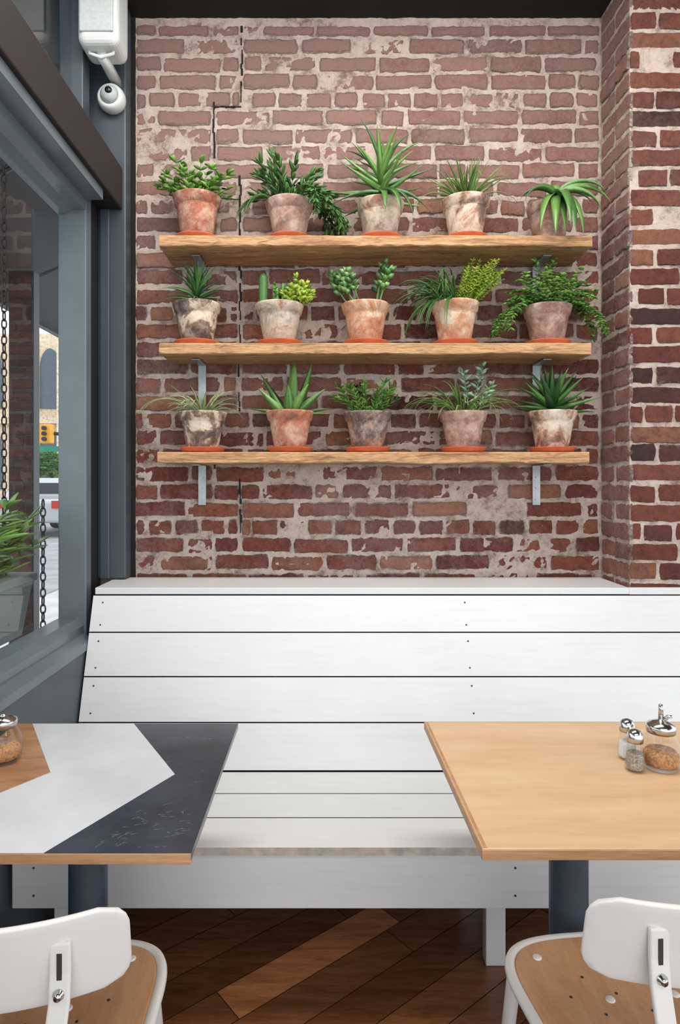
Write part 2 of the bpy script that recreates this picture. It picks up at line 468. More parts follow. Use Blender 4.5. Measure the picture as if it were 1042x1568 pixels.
fl = finish(bm, 'planks', M['floor'], recalc=True)
flr = box('floor', fx0, fx1, fy0, fy1, -.08, -.0015, M['beam'])
fl.parent = flr

# ------------------------------------------------------------------ left window wall
wl = box('wall_left', -.98, -.806, -3.0, YW, 0, .80, M['frame'])
ww = empty('window_1', (-.9, 1.2, 1.6))
bm = bmesh.new()
def ext_y(bm, pts, y0, y1):
    a = [bm.verts.new((p[0], y0, p[1])) for p in pts]; b = [bm.verts.new((p[0], y1, p[1])) for p in pts]
    n = len(pts); bm.faces.new(a); bm.faces.new(b[::-1])
    for i in range(n): bm.faces.new((a[i], b[i], b[(i+1)%n], a[(i+1)%n]))
ext_y(bm, [(-.97,.80), (-.802,.80), (-.802,.825), (-.83,.845), (-.97,.845)], -3, 2.24)
finish(bm, 'sill', M['framelt'], ww)
bm = bmesh.new(); ext_y(bm, [(-.925,.845), (-.836,.845), (-.836,.87), (-.86,.893), (-.925,.893)], -3, 2.25)
finish(bm, 'bottom_rail', M['framelt'], ww)
bm = bmesh.new(); ext_y(bm, [(-.925,2.285), (-.90,2.285), (-.87,2.30), (-.83,2.30), (-.83,2.335), (-.77,2.335), (-.77,2.37), (-.925,2.37)], -3, 2.25)
finish(bm, 'top_rail', M['framelt'], ww)
bev(box('jamb', -.925, -.828, 2.25, 2.30, .80, 2.37, M['framelt'], ww), .004)
box('jamb_groove', -.925, -.845, 2.30, 2.44, .80, 2.37, M['beam'], ww)
bev(box('corner_post', -.96, XL-.008, 2.42, 2.488, 1.004, ZC, M['frame'], ww), .006)
bev(box('post_moulding', -.835, -.80, 2.405, 2.425, 1.004, 2.37, M['frame'], ww), .004)
bm = bmesh.new(); bm.faces.new([bm.verts.new(p) for p in ((-.92,-3,.88),(-.92,2.25,.88),(-.92,2.25,2.29),(-.92,-3,2.29))])
finish(bm, 'pane', M['glass'], ww)
for i, yy in enumerate((.35, -1.4)): box('mullion_%d' % i, -.925, -.86, yy, yy+.07, .86, 2.33, M['frame'], ww)
bb = empty('trim_1', (-.8, 1, 2.4))
bev(box('beam', -.96, -.755, -3, 2.418, 2.37, 2.525, M['beam'], bb), .005)
w2 = empty('window_2', (-.9, 1.2, 2.8))
bm = bmesh.new(); bm.faces.new([bm.verts.new(p) for p in ((-.89,-3,2.52),(-.89,2.34,2.52),(-.89,2.34,ZC),(-.89,-3,ZC))])
finish(bm, 'pane', M['glass'], w2)
box('bottom_rail', -.93, -.85, -3, 2.34, 2.525, 2.56, M['frame'], w2)
box('top_rail', -.93, -.85, -3, 2.34, 3.10, ZC, M['frame'], w2)
bev(box('mullion', -.935, -.85, 2.28, 2.345, 2.525, ZC, M['frame'], w2), .004)

# ------------------------------------------------------------------ bench
be = empty('bench_seat', (.5, 2, .5))
bx0, bx1 = -.80, 2.2
bev(box('ledge', bx0+.005, XC-.008, 2.243, 2.485, .977, 1.000, M['white'], be), .002)
box('ledge_front', XC-.008, bx1, 2.243, 2.2545, .977, 1.0, M['white'], be)
hs = [.395, .5135, .649, .783, .9185]
zof = lambda h: 2.25-.346*(h-.371)
bm = bmesh.new()
for i in range(4):
    ha, hb = hs[i]+.0019, hs[i+1]-.0019
    ya, yb = zof(ha), zof(hb)
    prism(bm, [(ya+.0006, 1.37-ha), (ya+.0165, 1.37-ha+.002), (yb+.0165, 1.37-hb+.002), (yb+.0006, 1.37-hb), (yb, 1.37-hb+.001), (ya, 1.37-ha-.001)], bx0, bx1, [1, 0, 1, 0, 0, 0])  # plank edge faces coloured near-black so the gaps read as shaded
finish(bm, 'back_planks', [M['white'], M['seam_shade']], be)
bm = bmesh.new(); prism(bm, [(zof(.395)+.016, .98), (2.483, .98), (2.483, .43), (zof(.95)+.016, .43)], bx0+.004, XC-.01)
finish(bm, 'back_core', M['seam_shade'], be)
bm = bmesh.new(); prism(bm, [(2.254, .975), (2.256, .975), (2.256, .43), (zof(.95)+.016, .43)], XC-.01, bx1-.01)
finish(bm, 'back_core_thin', M['seam_shade'], be)
bm = bmesh.new()
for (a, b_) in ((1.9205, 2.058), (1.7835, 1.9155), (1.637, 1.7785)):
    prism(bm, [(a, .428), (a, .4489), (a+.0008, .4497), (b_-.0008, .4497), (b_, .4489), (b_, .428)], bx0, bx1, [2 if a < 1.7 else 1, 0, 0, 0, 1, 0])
finish(bm, 'seat_planks', [M['white'], M['seam_shade'], M['edgeworn']], be)
bev(box('apron', bx0+.005, bx1, 1.650, 1.672, .287, .4215, M['white'], be), .002)
box('seat_shadow_board', bx0+.01, bx1, 1.66, 2.075, .4205, .4285, M['seam_shade'], be)
for i, xx in enumerate((-.74, .478, 1.7)):
    bev(box('leg_%d' % i, xx-.028, xx+.028, 1.84, 1.88, 0, .42, M['white'], be), .003)
    bev(box('cross_%d' % i, xx-.02, xx+.02, 1.672, 2.2, .33, .42, M['white'], be), .003)
    box('rear_leg_%d' % i, xx-.033, xx+.033, 2.14, 2.2, 0, .5, M['white'], be)
bm = bmesh.new()
for i in range(4):
    for fr in (.2, .8):
        h = hs[i]+(hs[i+1]-hs[i])*fr
        for xx in (-.765, .474+.002*i):
            lathe(bm, [(.0028, -.001), (.0028, .001)], xx, 0, 0, 10)
            for v in [v for v in bm.verts][-20:]:
                x, y, zz = v.co; v.co = (x, zof(h)-.0005+zz, 1.37-h+y)
for xx in (-.74, .478):
    for zz0 in (.32, .39):
        lathe(bm, [(.0028, -.001), (.0028, .001)], xx, 0, 0, 10)
        for v in [v for v in bm.verts][-20:]:
            x, y, zz = v.co; v.co = (x, 1.6495+zz, zz0+y)
finish(bm, 'screws', M['screw'], be)

# ------------------------------------------------------------------ shelves
def shelf(zt, xa, xb, seed, yf=2.28):
    th = .038
    e = empty('wall_shelf', ((xa+xb)/2, 2.39, zt))
    bm = bmesh.new(); n = 120
    rings = []
    for i in range(n+1):
        x = xa+(xb-xa)*i/n
        f = yf+.005*noise.noise(Vector((x*3, seed, 0)))+.003*noise.noise(Vector((x*25, seed, 2)))
        zb = zt-th+.005*noise.noise(Vector((x*4, seed, 5)))+.003*noise.noise(Vector((x*22, seed, 15)))
        zz = zt+.0008*noise.noise(Vector((x*6, seed, 8)))
        c = .002+.006*abs(noise.noise(Vector((x*16, seed, 9))))
        e0 = .006*noise.noise(Vector((seed*3.3, 1, 1))) if i in (0, n) else 0
        rings.append([bm.verts.new(p) for p in ((x+e0,f+c,zz),(x,2.489,zz),(x,2.489,zb),(x+e0,f+c,zb),(x+e0,f,zb+c),(x+e0,f,zz-c))])
    for a, b in zip(rings, rings[1:]):
        for k in range(6): bm.faces.new((a[k], a[(k+1)%6], b[(k+1)%6], b[k]))
    bm.faces.new(rings[0]); bm.faces.new(rings[-1][::-1])
    finish(bm, 'board', M['shelf'], e)
    for i, bx in enumerate((-.4725, .80)):
        bm = bmesh.new()
        w = .0145
        addbox(bm, bx-w, bx+w, 2.484, 2.488, zt-th-.155, zt-th)
        addbox(bm, bx-w, bx+w, 2.36, 2.488, zt-th-.0065, zt-th-.0035)
        for dz in (.05, .09, .135):
            lathe(bm, [(.004, 0), (.004, .003)], bx, 0, 0, 8)
            for v in [v for v in bm.verts][-16:]:
                x, y, zz = v.co; v.co = (x, 2.484-zz, zt-th-dz+y)
        finish(bm, 'bracket_%d' % i, M['steel'], e)
    return e
ZS = [2.225, 1.849, 1.468]
shelf(ZS[0], -.586, .928, 1); shelf(ZS[1], -.586, .924, 2); shelf(ZS[2], -.590, .920, 3)

# ------------------------------------------------------------------ foliage tools
YMAX = 2.478
ZMAX = 99
def fixv(p):
    return Vector((p.x, min(p.y, YMAX), min(p.z, ZMAX) if p.y > 2.26 else p.z))
def path(base, az, el, length, droop, n, pw=1.2):
    p = Vector(base); pts = [p.copy()]; ds = []
    for i in range(n):
        t = (i+.5)/n
        e = el-droop*t**pw
        d = Vector((math.cos(az)*math.cos(e), math.sin(az)*math.cos(e), math.sin(e)))
        ds.append(d); p = p+d*(length/n); pts.append(p.copy())
    ds.append(ds[-1])
    return pts, ds
def blade(bm, lay, base, az, el, length, width, droop=0, thick=.15, fold=.25, kind='blade', tint=.5, n=8, mi=0, pw=1.2):
    pts, ds = path(base, az, el, length, droop, n, pw)
    rings = []
    for i, (p, d) in enumerate(zip(pts, ds)):
        t = i/n
        if kind == 'blade': w = min(1, .65+1.6*t)*(1-t**1.9)
        elif kind == 'thin': w = (1-t**3)
        else: w = math.sin(pi*min(.985, .04+t*.95))**.75
        w = max(w, .03)*width/2
        s = Vector((-math.sin(az), math.cos(az), 0))
        u = -s.cross(d)
        th = max(w*thick, .0004)
        rings.append([bm.verts.new(fixv(q)) for q in (p-s*w+u*w*fold, p, p+s*w+u*w*fold, p-u*th*2)])
    for a, b in zip(rings, rings[1:]):
        for k in range(4):
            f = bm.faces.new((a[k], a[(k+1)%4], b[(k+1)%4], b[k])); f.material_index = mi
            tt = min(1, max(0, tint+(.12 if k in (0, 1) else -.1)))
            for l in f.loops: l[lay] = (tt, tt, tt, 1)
    f = bm.faces.new(rings[-1]); f.material_index = mi
    for l in f.loops: l[lay] = (tint, tint, tint, 1)
def stem(bm, lay, base, az, el, length, droop, nl, ll, lw, r=.0015, thick=.2, rr=R, kind='oval', spread=.9, tint=(.2,.9), start=.15, stint=.2, pair=True, mi=0, pw=1.2):
    n = 8; pts, ds = path(base, az, el, length, droop, n, pw)
    pts = [fixv(p) for p in pts]
    sweep(bm, pts, [r*(1-.5*i/n) for i in range(n+1)], False, 5, mi=mi, tint=stint, lay=lay)
    ph = rr.uniform(0, 6)
    for j in range(nl):
        t = start+(1-start)*j/max(1, nl-1); k = min(n-1, int(t*n)); fr = t*n-k
        p = pts[k].lerp(pts[k+1], min(1, fr)); d = ds[k]
        for sgn in ((0, pi) if pair else (0,)):
            a = ph+j*1.57+sgn+rr.uniform(-.3, .3)
            side = Vector((math.cos(a), math.sin(a), 0))
            dd = (side*spread+d*(1-spread*.5)+Vector((0,0,.15))).normalized()
            blade(bm, lay, p, math.atan2(dd.y, dd.x), math.asin(max(-.98, min(.98, dd.z))), ll*rr.uniform(.7, 1.15), lw*rr.uniform(.8, 1.15), rr.uniform(0, .6), thick, .2, kind, rr.uniform(*tint), 5, mi=mi)
    p = pts[-1]
    blade(bm, lay, p, az, el-droop*.8, ll*.8, lw*.8, .2, thick, .2, kind, rr.uniform(*tint), 5, mi=mi)

def make_pot(name, x, row, pm, ph, scale=1.0, saucer=True, yc=2.375):
    global ZMAX
    zt = ZS[row]
    ZMAX = 99 if row == 0 else ZS[row-1]-.048
    e = empty(name, (x, yc, zt))
    sc = scale
    z0 = zt+.001
    if saucer:
        bm = bmesh.new()
        lathe(bm, [(.062, 0), (.074, .004), (.082, .017), (.0835, .019), (.079, .019), (.072, .008), (.04, .007)], x, yc, z0, 48)
        finish(bm, 'saucer', M['saucer'], e, True)
        z0 += .0085
    H = ph-.0085
    rt = .088*sc; rb = .056*sc
    bm = bmesh.new()
    rim = .036
    rl = rb+(rt-.008-rb)*(H-rim)/H
    lathe(bm, [(rb-.006, 0), (rb, .004), (rl, H-rim-.003), (rl+.0005, H-rim), (rl+.006, H-rim+.003), (rt-.001, H-.006), (rt, H-.003), (rt-.003, H), (rt-.010, H), (rt-.014, H-.03), (.01, H-.031)], x, yc, z0, 56, wob=.02, seed=x*9+row)
    finish(bm, 'pot', pm, e, True)
    bm = bmesh.new()
    lathe(bm, [(rt-.0135, H-.022), (rt-.014, H-.016), (.03, H-.012), (.004, H-.012)], x, yc, z0, 32)
    finish(bm, 'soil', M['soil'], e, True)
    return e, Vector((x, yc, z0+H-.014))
def foliage(e, fn, mats):
    bm = bmesh.new(); lay = bm.loops.layers.float_color.new('tint')
    fn(bm, lay)
    finish(bm, 'foliage', mats, e, True)
U = R.uniform
T = 2*pi
# --- row 1
e, c = make_pot('potted_leafy_shrub', -.470, 0, pots_m[0], .168)
def f(bm, lay):
    for i in range(26):
        a = U(0, T); r_ = U(0, .05)
        stem(bm, lay, c+Vector((r_*math.cos(a), r_*math.sin(a), 0)), a, U(.7, 1.4), U(.07, .13), U(.2, .9), 5, .038, .020, rr=R, tint=(.2, 1))
foliage(e, f, [L['mid']])
e, c = make_pot('potted_forest_cactus', -.134, 0, pots_m[3], .150)
def f(bm, lay):
    for i in range(34):
        a = U(0, T); r_ = U(.0, .05)
        right = math.cos(a) > .2
        stem(bm, lay, c+Vector((r_*math.cos(a), r_*math.sin(a), .0)), a, U(.9, 1.5), U(.11, .16), U(.3, 1.2) if not right else U(.8, 2.2), 5, .046, .014, rr=R, thick=.3, spread=.42, tint=(.1, .9), start=.25)
    for i in range(16):
        a = U(-1.2, .6)
        stem(bm, lay, c+Vector((.068*math.cos(a), .068*math.sin(a), .012)), a, U(.6, .9), U(.14, .19), U(1.9, 2.2), 7, .034, .015, rr=R, thick=.3, spread=.45, tint=(.1, .8), pw=.7)
    for i in range(8):
        blade(bm, lay, c+Vector((-.07, -.04, .012)), U(3.2, 4.2), .7, U(.14, .19), .014, 2.0, .3, .3, 'blade', U(.3, .7), 10, pw=.5)
foliage(e, f, [L['dark']])
e, c = make_pot('potted_spiky_aloe', .196, 0, pots_m[6], .148)
def f(bm, lay):
    sweep(bm, [c, c+Vector((.004, 0, .07)), c+Vector((.002, 0, .15))], [.011, .010, .006], False, 8, tint=.2, lay=lay)
    for i in range(36):
        t = i/35; a = i*2.4+U(-.2, .2)
        b_ = c+Vector((.003, 0, .03+.115*t))
        blade(bm, lay, b_, a, -.1+1.4*t**1.1+U(-.15, .15), U(.16, .21)*(1-.12*t), .024, U(.1, .9)-(.5 if t < .5 else 0), .35, .25, 'blade', U(.15, .95), 10)
    for a, el, dr, ln, w_ in ((-1.1, .5, 1.95, .19, .034), (-1.5, .4, 1.9, .15, .03), (-.3, .5, 1.5, .2, .026), (3.3, .3, .9, .18, .026), (-.8, .5, 1.9, .21, .03)):
        blade(bm, lay, c+Vector((.0, -.05, .03)), a, el, ln, w_, dr, .35, .3, 'blade', .25, 10, pw=.6)
foliage(e, f, [L['aloe']])
e, c = make_pot('potted_haworthia', .507, 0, pots_m[4], .158)
def f(bm, lay):
    for i in range(54):
        a = U(0, T); t = U(0, 1)
        blade(bm, lay, c+Vector((.02*math.cos(a), .02*math.sin(a), .012)), a, .4+1.1*t, U(.11, .175), .010, U(.2, 1.1)*(1.3-t), .35, .3, 'blade', U(.1, .9), 8)
    for i in range(9):
        a = U(-3.3, .2)
        blade(bm, lay, c+Vector((.03*math.cos(a), .03*math.sin(a), .015)), a, .7, U(.17, .22), .008, 1.7, .35, .3, 'blade', U(.3, .9), 8)
foliage(e, f, [L['grass']])
e, c = make_pot('potted_climbing_aloe', .811, 0, pots_m[3], .148, .93, False)
def f(bm, lay):
    sweep(bm, [c, c+Vector((.0, -.03, .06))], .009, False, 8, tint=.2, lay=lay)
    for a, el, ln, dr, w, pw in ((-.15, .7, .22, 1.8, .036, 1.0), (.25, .6, .16, 1.4, .03, 1.2), (-.5, .7, .2, 2.0, .036, .7), (-1.35, .5, .23, 2.0, .040, .4), (-1.9, .4, .22, 1.9, .038, .35), (-2.7, .9, .17, 2.1, .034, .8), (3.1, .9, .15, 2.0, .03, 1), (1.2, 1.2, .12, 1, .03, 1), (-1.1, .5, .24, 2.05, .034, .4), (-.3, .95, .2, 2.0, .032, 1), (-1.6, .7, .27, 2.2, .036, .45), (-2.3, .5, .22, 1.95, .034, .4), (-.9, .4, .21, 1.9, .03, .4), (-1.5, .3, .18, 1.8, .034, .3)):
        blade(bm, lay, c+Vector((.0, -.066, .022)), a, el, ln, w, dr, .3, .35, 'blade', U(.1, .9), 12, pw=pw)
foliage(e, f, [L['aloe']])
# --- row 2
e, c = make_pot('potted_yucca', -.470, 1, pots_m[1], .158)
def f(bm, lay):
    sweep(bm, [c, c+Vector((0, 0, .07))], .010, False, 8, tint=.1, lay=lay)
    for i in range(44):
        t = i/43; a = i*2.4
        blade(bm, lay, c+Vector((0, 0, .02+.05*t)), a, .2+1.25*t, U(.12, .155)*(1-.2*t), .014, U(.1, .8) if t > .3 else U(.3, 1.3), .3, .3, 'blade', U(.1, .9), 9)
foliage(e, f, [L['dark']])
e, c = make_pot('potted_cactus_mix', -.170, 1, pots_m[6], .155)
def f(bm, lay):
    def cactus(o, r, h, ti, mi):
        n = 12; prev = None; seg = 20
        for i in range(n+1):
            t = i/n; rad = r*(1 if t < .8 else math.sqrt(max(.02, 1-((t-.8)/.2)**2)))
            ring = [bm.verts.new(o+Vector((rad*(1+.12*(k % 2))*math.cos(T*k/seg), rad*(1+.12*(k % 2))*math.sin(T*k/seg), h*t))) for k in range(seg)]
            if prev:
                for k in range(seg):
                    ff = bm.faces.new((prev[k], prev[(k+1)%seg], ring[(k+1)%seg], ring[k])); ff.material_index = mi
                    for l in ff.loops: l[lay] = (ti,)*3+(1,)
            prev = ring
        bm.faces.new(prev).material_index = mi
    cactus(c+Vector((-.058, -.01, 0)), .015, .13, .3, 1)
    for i in range(8):
        cactus(c+Vector((U(-.025, .02), U(-.03, .03), 0)), .006, U(.06, .10), .6, 1)
    for i in range(9):
        stem(bm, lay, c+Vector((U(-.02, .03), U(-.03, .02), 0)), U(0, T), 1.3, U(.06, .1), .2, 6, .02, .009, rr=R, tint=(.2, .6), mi=1)
    for k in range(15):
        o = c+Vector((.065+U(-.03, .045), U(-.055, .03), U(.0, .02)))
        stem(bm, lay, o, U(0, T), U(.8, 1.5), U(.04, .09), .3, 7, .028, .015, rr=R, thick=.4, tint=(.2, 1))
foliage(e, f, [L['lime'], L['aloe']])
e, c = make_pot('potted_jade_plant', .143, 1, pots_m[2], .156)
def f(bm, lay):
    for (ox, oy, az, el, ln, dr) in ((-.03, 0, 2.9, 1.1, .16, .3), (-.02, -.02, -2.4, 1.2, .13, .4), (.035, 0, .2, 1.4, .17, .1), (.045, -.02, -.6, 1.3, .13, .2), (-.045, .01, 3.0, .8, .14, -.5), (-.03, -.03, 3.3, .9, .11, -.3), (.04, .02, 1, 1.3, .15, .1), (-.045, .01, 2.2, 1.2, .16, .2)):
        stem(bm, lay, c+Vector((ox, oy, 0)), az, el, ln, dr, 6, .032, .024, r=.004, thick=.45, rr=R, spread=.8, start=.5, tint=(.2, 1), stint=.4)
foliage(e, f, [L['jade']])
e, c = make_pot('potted_fern_mix', .468, 1, pots_m[2], .160)
def f(bm, lay):
    for i in range(44):
        stem(bm, lay, c+Vector((.03+U(-.03, .045), U(-.04, .03), 0)), U(-1.2, 1.2), U(.9, 1.5), U(.12, .18), U(.1, .7), 18, .016, .007, r=.001, rr=R, tint=(.1, 1), start=.3)
    for i in range(60):
        a = U(2.2, 4.6)
        blade(bm, lay, c+Vector((-.03+U(-.03, .03), U(-.045, .01), .01)), a, U(.7, 1.4), U(.12, .24), .007, U(1.4, 2.5), .4, .3, 'thin', U(.1, .8), 9, mi=1)
    for i in range(14):
        a = U(2.7, 4.4)
        blade(bm, lay, c+Vector((.075*math.cos(a), .075*math.sin(a), .012)), a, .7, U(.14, .22), .007, 2.1, .4, .3, 'thin', U(.1, .8), 10, mi=1, pw=.45)
foliage(e, f, [L['lime'], L['dark']])
e, c = make_pot('potted_trailing_vine', .804, 1, pots_m[3], .148)
def f(bm, lay):
    for i in range(60):
        a = U(0, T)
        if math.sin(a) > .3 and U(0, 1) < .5: a = -a
        fr = abs(math.sin(a))
        stem(bm, lay, c+Vector((.05*math.cos(a)*U(.3, 1.2), .05*math.sin(a)*U(.3, 1.2), .01)), a, U(.6, 1.5), U(.09, .15), U(.3, 1.3+1.3*(1-fr)), 8, .022, .017, r=.0009, rr=R, tint=(.1, 1), spread=.9)
    for a in (0.1, -.3, 3.0, 3.3, 3.5, 3.7, -.15, .3, -.5, 3.15, 2.9):
        stem(bm, lay, c+Vector((.07*math.cos(a), .07*math.sin(a), .015)), a, .6, U(.15, .19), 2.0, 12, .022, .016, r=.0009, rr=R, tint=(.1, 1), pw=.6)
    for i in range(3): stem(bm, lay, c+Vector((U(-.02, .01), 0, .015)), U(0, T), 1.45, U(.15, .18), .2, 9, .022, .016, r=.001, rr=R, tint=(.3, 1))
foliage(e, f, [L['mid']])
# --- row 3
e, c = make_pot('potted_spider_plant', -.450, 2, pots_m[1], .147)
def f(bm, lay):
    for i in range(60):
        a = U(0, T)
        blade(bm, lay, c+Vector((.02*math.cos(a), .02*math.sin(a), .005)), a, U(.7, 1.5), U(.08, .16), .009, U(.5, 2.0), .15, .3, 'thin', U(.3, 1), 9)
    for a, ln in ((3.0, .26), (3.4, .22), (-2.6, .22), (-.1, .15), (3.2, .24)):
        blade(bm, lay, c+Vector((.03*math.cos(a), .03*math.sin(a), .01)), a, .85, ln, .008, 1.9, .15, .3, 'thin', U(.1, .6), 12)
foliage(e, f, [L['pale']])
e, c = make_pot('potted_aloe_vera', -.132, 2, pots_m[7], .15)
def f(bm, lay):
    for az, el, ln, w, dr in ((.2, 1.2, .21, .058, -.1), (1.2, 1.45, .22, .056, 0), (2.9, 1.05, .18, .054, .1), (-.3, .7, .15, .048, .1), (3.4, .75, .14, .048, .0), (-1.6, 1.1, .12, .048, .3), (-.9, .9, .14, .044, .2), (.1, .35, .15, .028, .4), (3.2, .3, .13, .03, .3), (-.1, .15, .14, .018, .3)):
        blade(bm, lay, c+Vector((.015*math.cos(az), .015*math.sin(az), 0)), az, el, ln, w, dr, .4, .35, 'blade', U(.4, .9), 10)
foliage(e, f, [L['aloe']])
e, c = make_pot('potted_zz_plant', .150, 2, pots_m[5], .147)
def f(bm, lay):
    for i in range(20):
        a = U(0, T); r_ = U(0, .05)
        stem(bm, lay, c+Vector((r_*math.cos(a), r_*math.sin(a), 0)), a, U(.8, 1.3), U(.10, .14), U(.2, .7), 8, .032, .012, rr=R, spread=.65, tint=(.1, .9))
foliage(e, f, [L['mid']])
e, c = make_pot('potted_ghost_plant', .498, 2, pots_m[3], .147)
def f(bm, lay):
    for i in range(60):
        a = U(0, T)
        blade(bm, lay, c+Vector((.03*math.cos(a), .03*math.sin(a), .005)), a, U(.6, 1.4), U(.14, .21), .007, U(1.0, 2.4), .2, .3, 'thin', U(.2, 1), 10, mi=1)
    for a, ln in ((3.0, .21), (3.3, .22), (2.8, .2), (.2, .2), (-.2, .2), (3.6, .2)):
        blade(bm, lay, c+Vector((.04*math.cos(a), .04*math.sin(a), .01)), a, .9, ln, .007, 1.9, .2, .3, 'thin', U(.3, .9), 12, mi=1)
    for (ox, az, el, ln) in ((.03, .3, 1.4, .185), (.02, 2.2, 1.45, .16), (.045, -.2, 1.2, .12)):
        stem(bm, lay, c+Vector((ox, -.01, 0)), az, el, ln, .15, 9, .032, .018, r=.003, thick=.45, rr=R, start=.3, tint=(.4, 1), stint=.5)
foliage(e, f, [L['silver'], L['grass']])
e, c = make_pot('potted_agave', .822, 2, pots_m[4], .15)
def f(bm, lay):
    for i in range(34):
        t = i/33
        blade(bm, lay, c+Vector((0, 0, .01+.03*t)), i*2.4, .1+1.2*t, U(.15, .18)*(1-.15*t), .034, U(-.1, .5), .3, .3, 'blade', U(.1, .9), 8)
    blade(bm, lay, c+Vector((0, 0, .02)), 2.6, 1.35, .17, .03, -.1, .3, .3, 'blade', .5, 8)
foliage(e, f, [L['dark']])
ZMAX = 99

# ------------------------------------------------------------------ tables
TZ = .75
def pedestal(e, x, y):
    bm = bmesh.new()
    lathe(bm, [(.04, .03), (.04, TZ-.05), (.055, TZ-.045), (.055, TZ-.04)], x, y, 0, 32)
    addbox(bm, x-.16, x+.16, y-.03, y+.03, TZ-.04, TZ-.0195)
    addbox(bm, x-.03, x+.03, y-.2, y+.2, TZ-.04, TZ-.0195)
    lathe(bm, [(.07, 0), (.07, .02), (.05, .05), (.04, .07)], x, y, 0, 32)
    for a in (pi/4, 3*pi/4, 5*pi/4, 7*pi/4):
        sweep(bm, [(x, y, .04), (x+.12*math.cos(a), y+.12*math.sin(a), .035), (x+.24*math.cos(a), y+.24*math.sin(a), .016)], [.03, .025, .015], False, 8)
    o = finish(bm, 'pedestal', M['ped'], e, True)
    m = o.modifiers.new('e', 'EDGE_SPLIT'); m.split_angle = .7
t1 = empty('painted_table', (-.51, 1.37, TZ))
x0, x1, y0, y1 = -.79, -.228, 1.083, 1.662
bm = bmesh.new(); slab(bm, [(x0, y0), (x1+.003, y0), (x1, y1), (x0, y1)], TZ-.018, TZ)
bev(finish(bm, 'edge_band', M['mapleedge'], t1), .001)
bm = bmesh.new()
def face(pts, z, mi):
    bm.faces.new([bm.verts.new((p[0], p[1], z)) for p in pts]).material_index = mi
A = (-.748, y1-.001); B = (-.49, y1-.001); C = (-.319, 1.375); D = (-.47, y0+.001); G = (-.585, 1.384); LF = (x0+.001, y1-.001)
LN = (x0+.001, y0+.001)
face([B, C, D, (x1+.002, y0+.001), (x1-.001, y1-.001)][::-1], TZ+.0006, 0)
face([A, B, C, D, LN, G][::-1], TZ+.0006, 1)
face([A, G, LN, LF], TZ+.0006, 2)
o = finish(bm, 'painted_top', [M['slate'], M['tabwhite'], M['parq']], t1, recalc=False)
for p in o.data.polygons:
    if p.normal.z < 0: p.flip()
box('slate_side', x1-.001, x1+.0035, y0+.002, y1, TZ-.012, TZ+.0004, M['slate'], t1)
bm = bmesh.new(); rs = random.Random(3)
for i in range(60):
    x = rs.uniform(-.40, -.25); y = rs.uniform(1.1, 1.22 if i < 50 else 1.6); a = rs.gauss(.5, .5); l = rs.uniform(.006, .026); w = .00018
    if x < -.43+.5*(y-1.09)+.01 and y < 1.375: continue
    dx, dy = math.cos(a)*l, math.sin(a)*l
    bm.faces.new([bm.verts.new(q) for q in ((x-dy*w/l, y+dx*w/l, TZ+.0009), (x+dy*w/l, y-dx*w/l, TZ+.0009), (x+dx, y+dy, TZ+.0009))])
finish(bm, 'scratches', M['tabwhite'], t1)
pedestal(t1, -.507, 1.39)
t2 = empty('wooden_table', (.59, 1.38, TZ))
bm = bmesh.new(); slab(bm, [(.262, 1.097), (.935, 1.097), (.935, 1.676), (.251, 1.676)], TZ-.019, TZ-.0015)
bev(finish(bm, 'edge_band', M['mapleedge'], t2), .001)
bm = bmesh.new(); slab(bm, [(.264, 1.099), (.933, 1.099), (.933, 1.674), (.253, 1.674)], TZ-.003, TZ)
bev(finish(bm, 'top', M['maple'], t2), .0012)
bm = bmesh.new(); slab(bm, [(.2655, 1.1), (.2715, 1.1), (.2605, 1.673), (.2545, 1.673)], TZ-.002, TZ+.0003)
finish(bm, 'lipping', M['mapleedge'], t2)
pedestal(t2, .516, 1.39)

# ------------------------------------------------------------------ condiments
def shaker(x, y, fill):
    e = empty('salt_shaker' if fill is M['salt'] else 'pepper_shaker', (x, y, TZ))
    z = TZ+.001
    bm = bmesh.new(); lathe(bm, [(.017, 0), (.021, .002), (.0205, .02), (.018, .04), (.015, .058), (.015, .062)], x, y, z, 10)
    finish(bm, 'glass', M['jar'], e)
    bm = bmesh.new(); lathe(bm, [(.0165, .004), (.0188, .01), (.0172, .032), (.0162, .038)], x, y, z, 10)
    finish(bm, 'contents', fill, e)
    bm = bmesh.new(); lathe(bm, [(.0163, .060), (.0167, .070), (.015, .078), (.011, .084), (.004, .087), (.001, .0875)], x, y, z, 32)
    finish(bm, 'cap', M['chrome'], e, True)
shaker(.660, 1.395, M['pepper']); shaker(.671, 1.455, M['salt'])
def sugar(x, y, spout=True, s=1.0):
    e = empty('sugar_dispenser' if spout else 'sugar_jar', (x, y, TZ)); z = TZ+.001
    bm = bmesh.new(); lathe(bm, [(.032*s, 0), (.037*s, .004), (.040*s, .02), (.040*s, .048), (.034*s, .066), (.027*s, .076), (.026*s, .08)], x, y, z, 32)
    finish(bm, 'glass', M['jar'], e, True)
    bm = bmesh.new(); lathe(bm, [(.028*s, .006), (.034*s, .010), (.0355*s, .02), (.0355*s, .030), (.030*s, .038), (.015*s, .042), (.002, .043)], x, y, z, 32)
    finish(bm, 'sugar', M['sugar'], e, True)
    bm = bmesh.new(); lathe(bm, [(.029*s, .076), (.030*s, .088), (.028*s, .093), (.015*s, .099), (.006, .102), (.005, .104)], x, y, z, 36)
    if spout:
        lathe(bm, [(.0055, .10), (.005, .125), (.0045, .135)], x, y, z, 16)
        sweep(bm, [(x+.004, y, z+.1), (x+.012, y-.008, z+.112), (x+.018, y-.012, z+.113)], [.005, .004, .003], False, 8)
    finish(bm, 'lid', M['chrome'], e, True)
sugar(.722, 1.408); sugar(-.712, 1.44, False, .95)

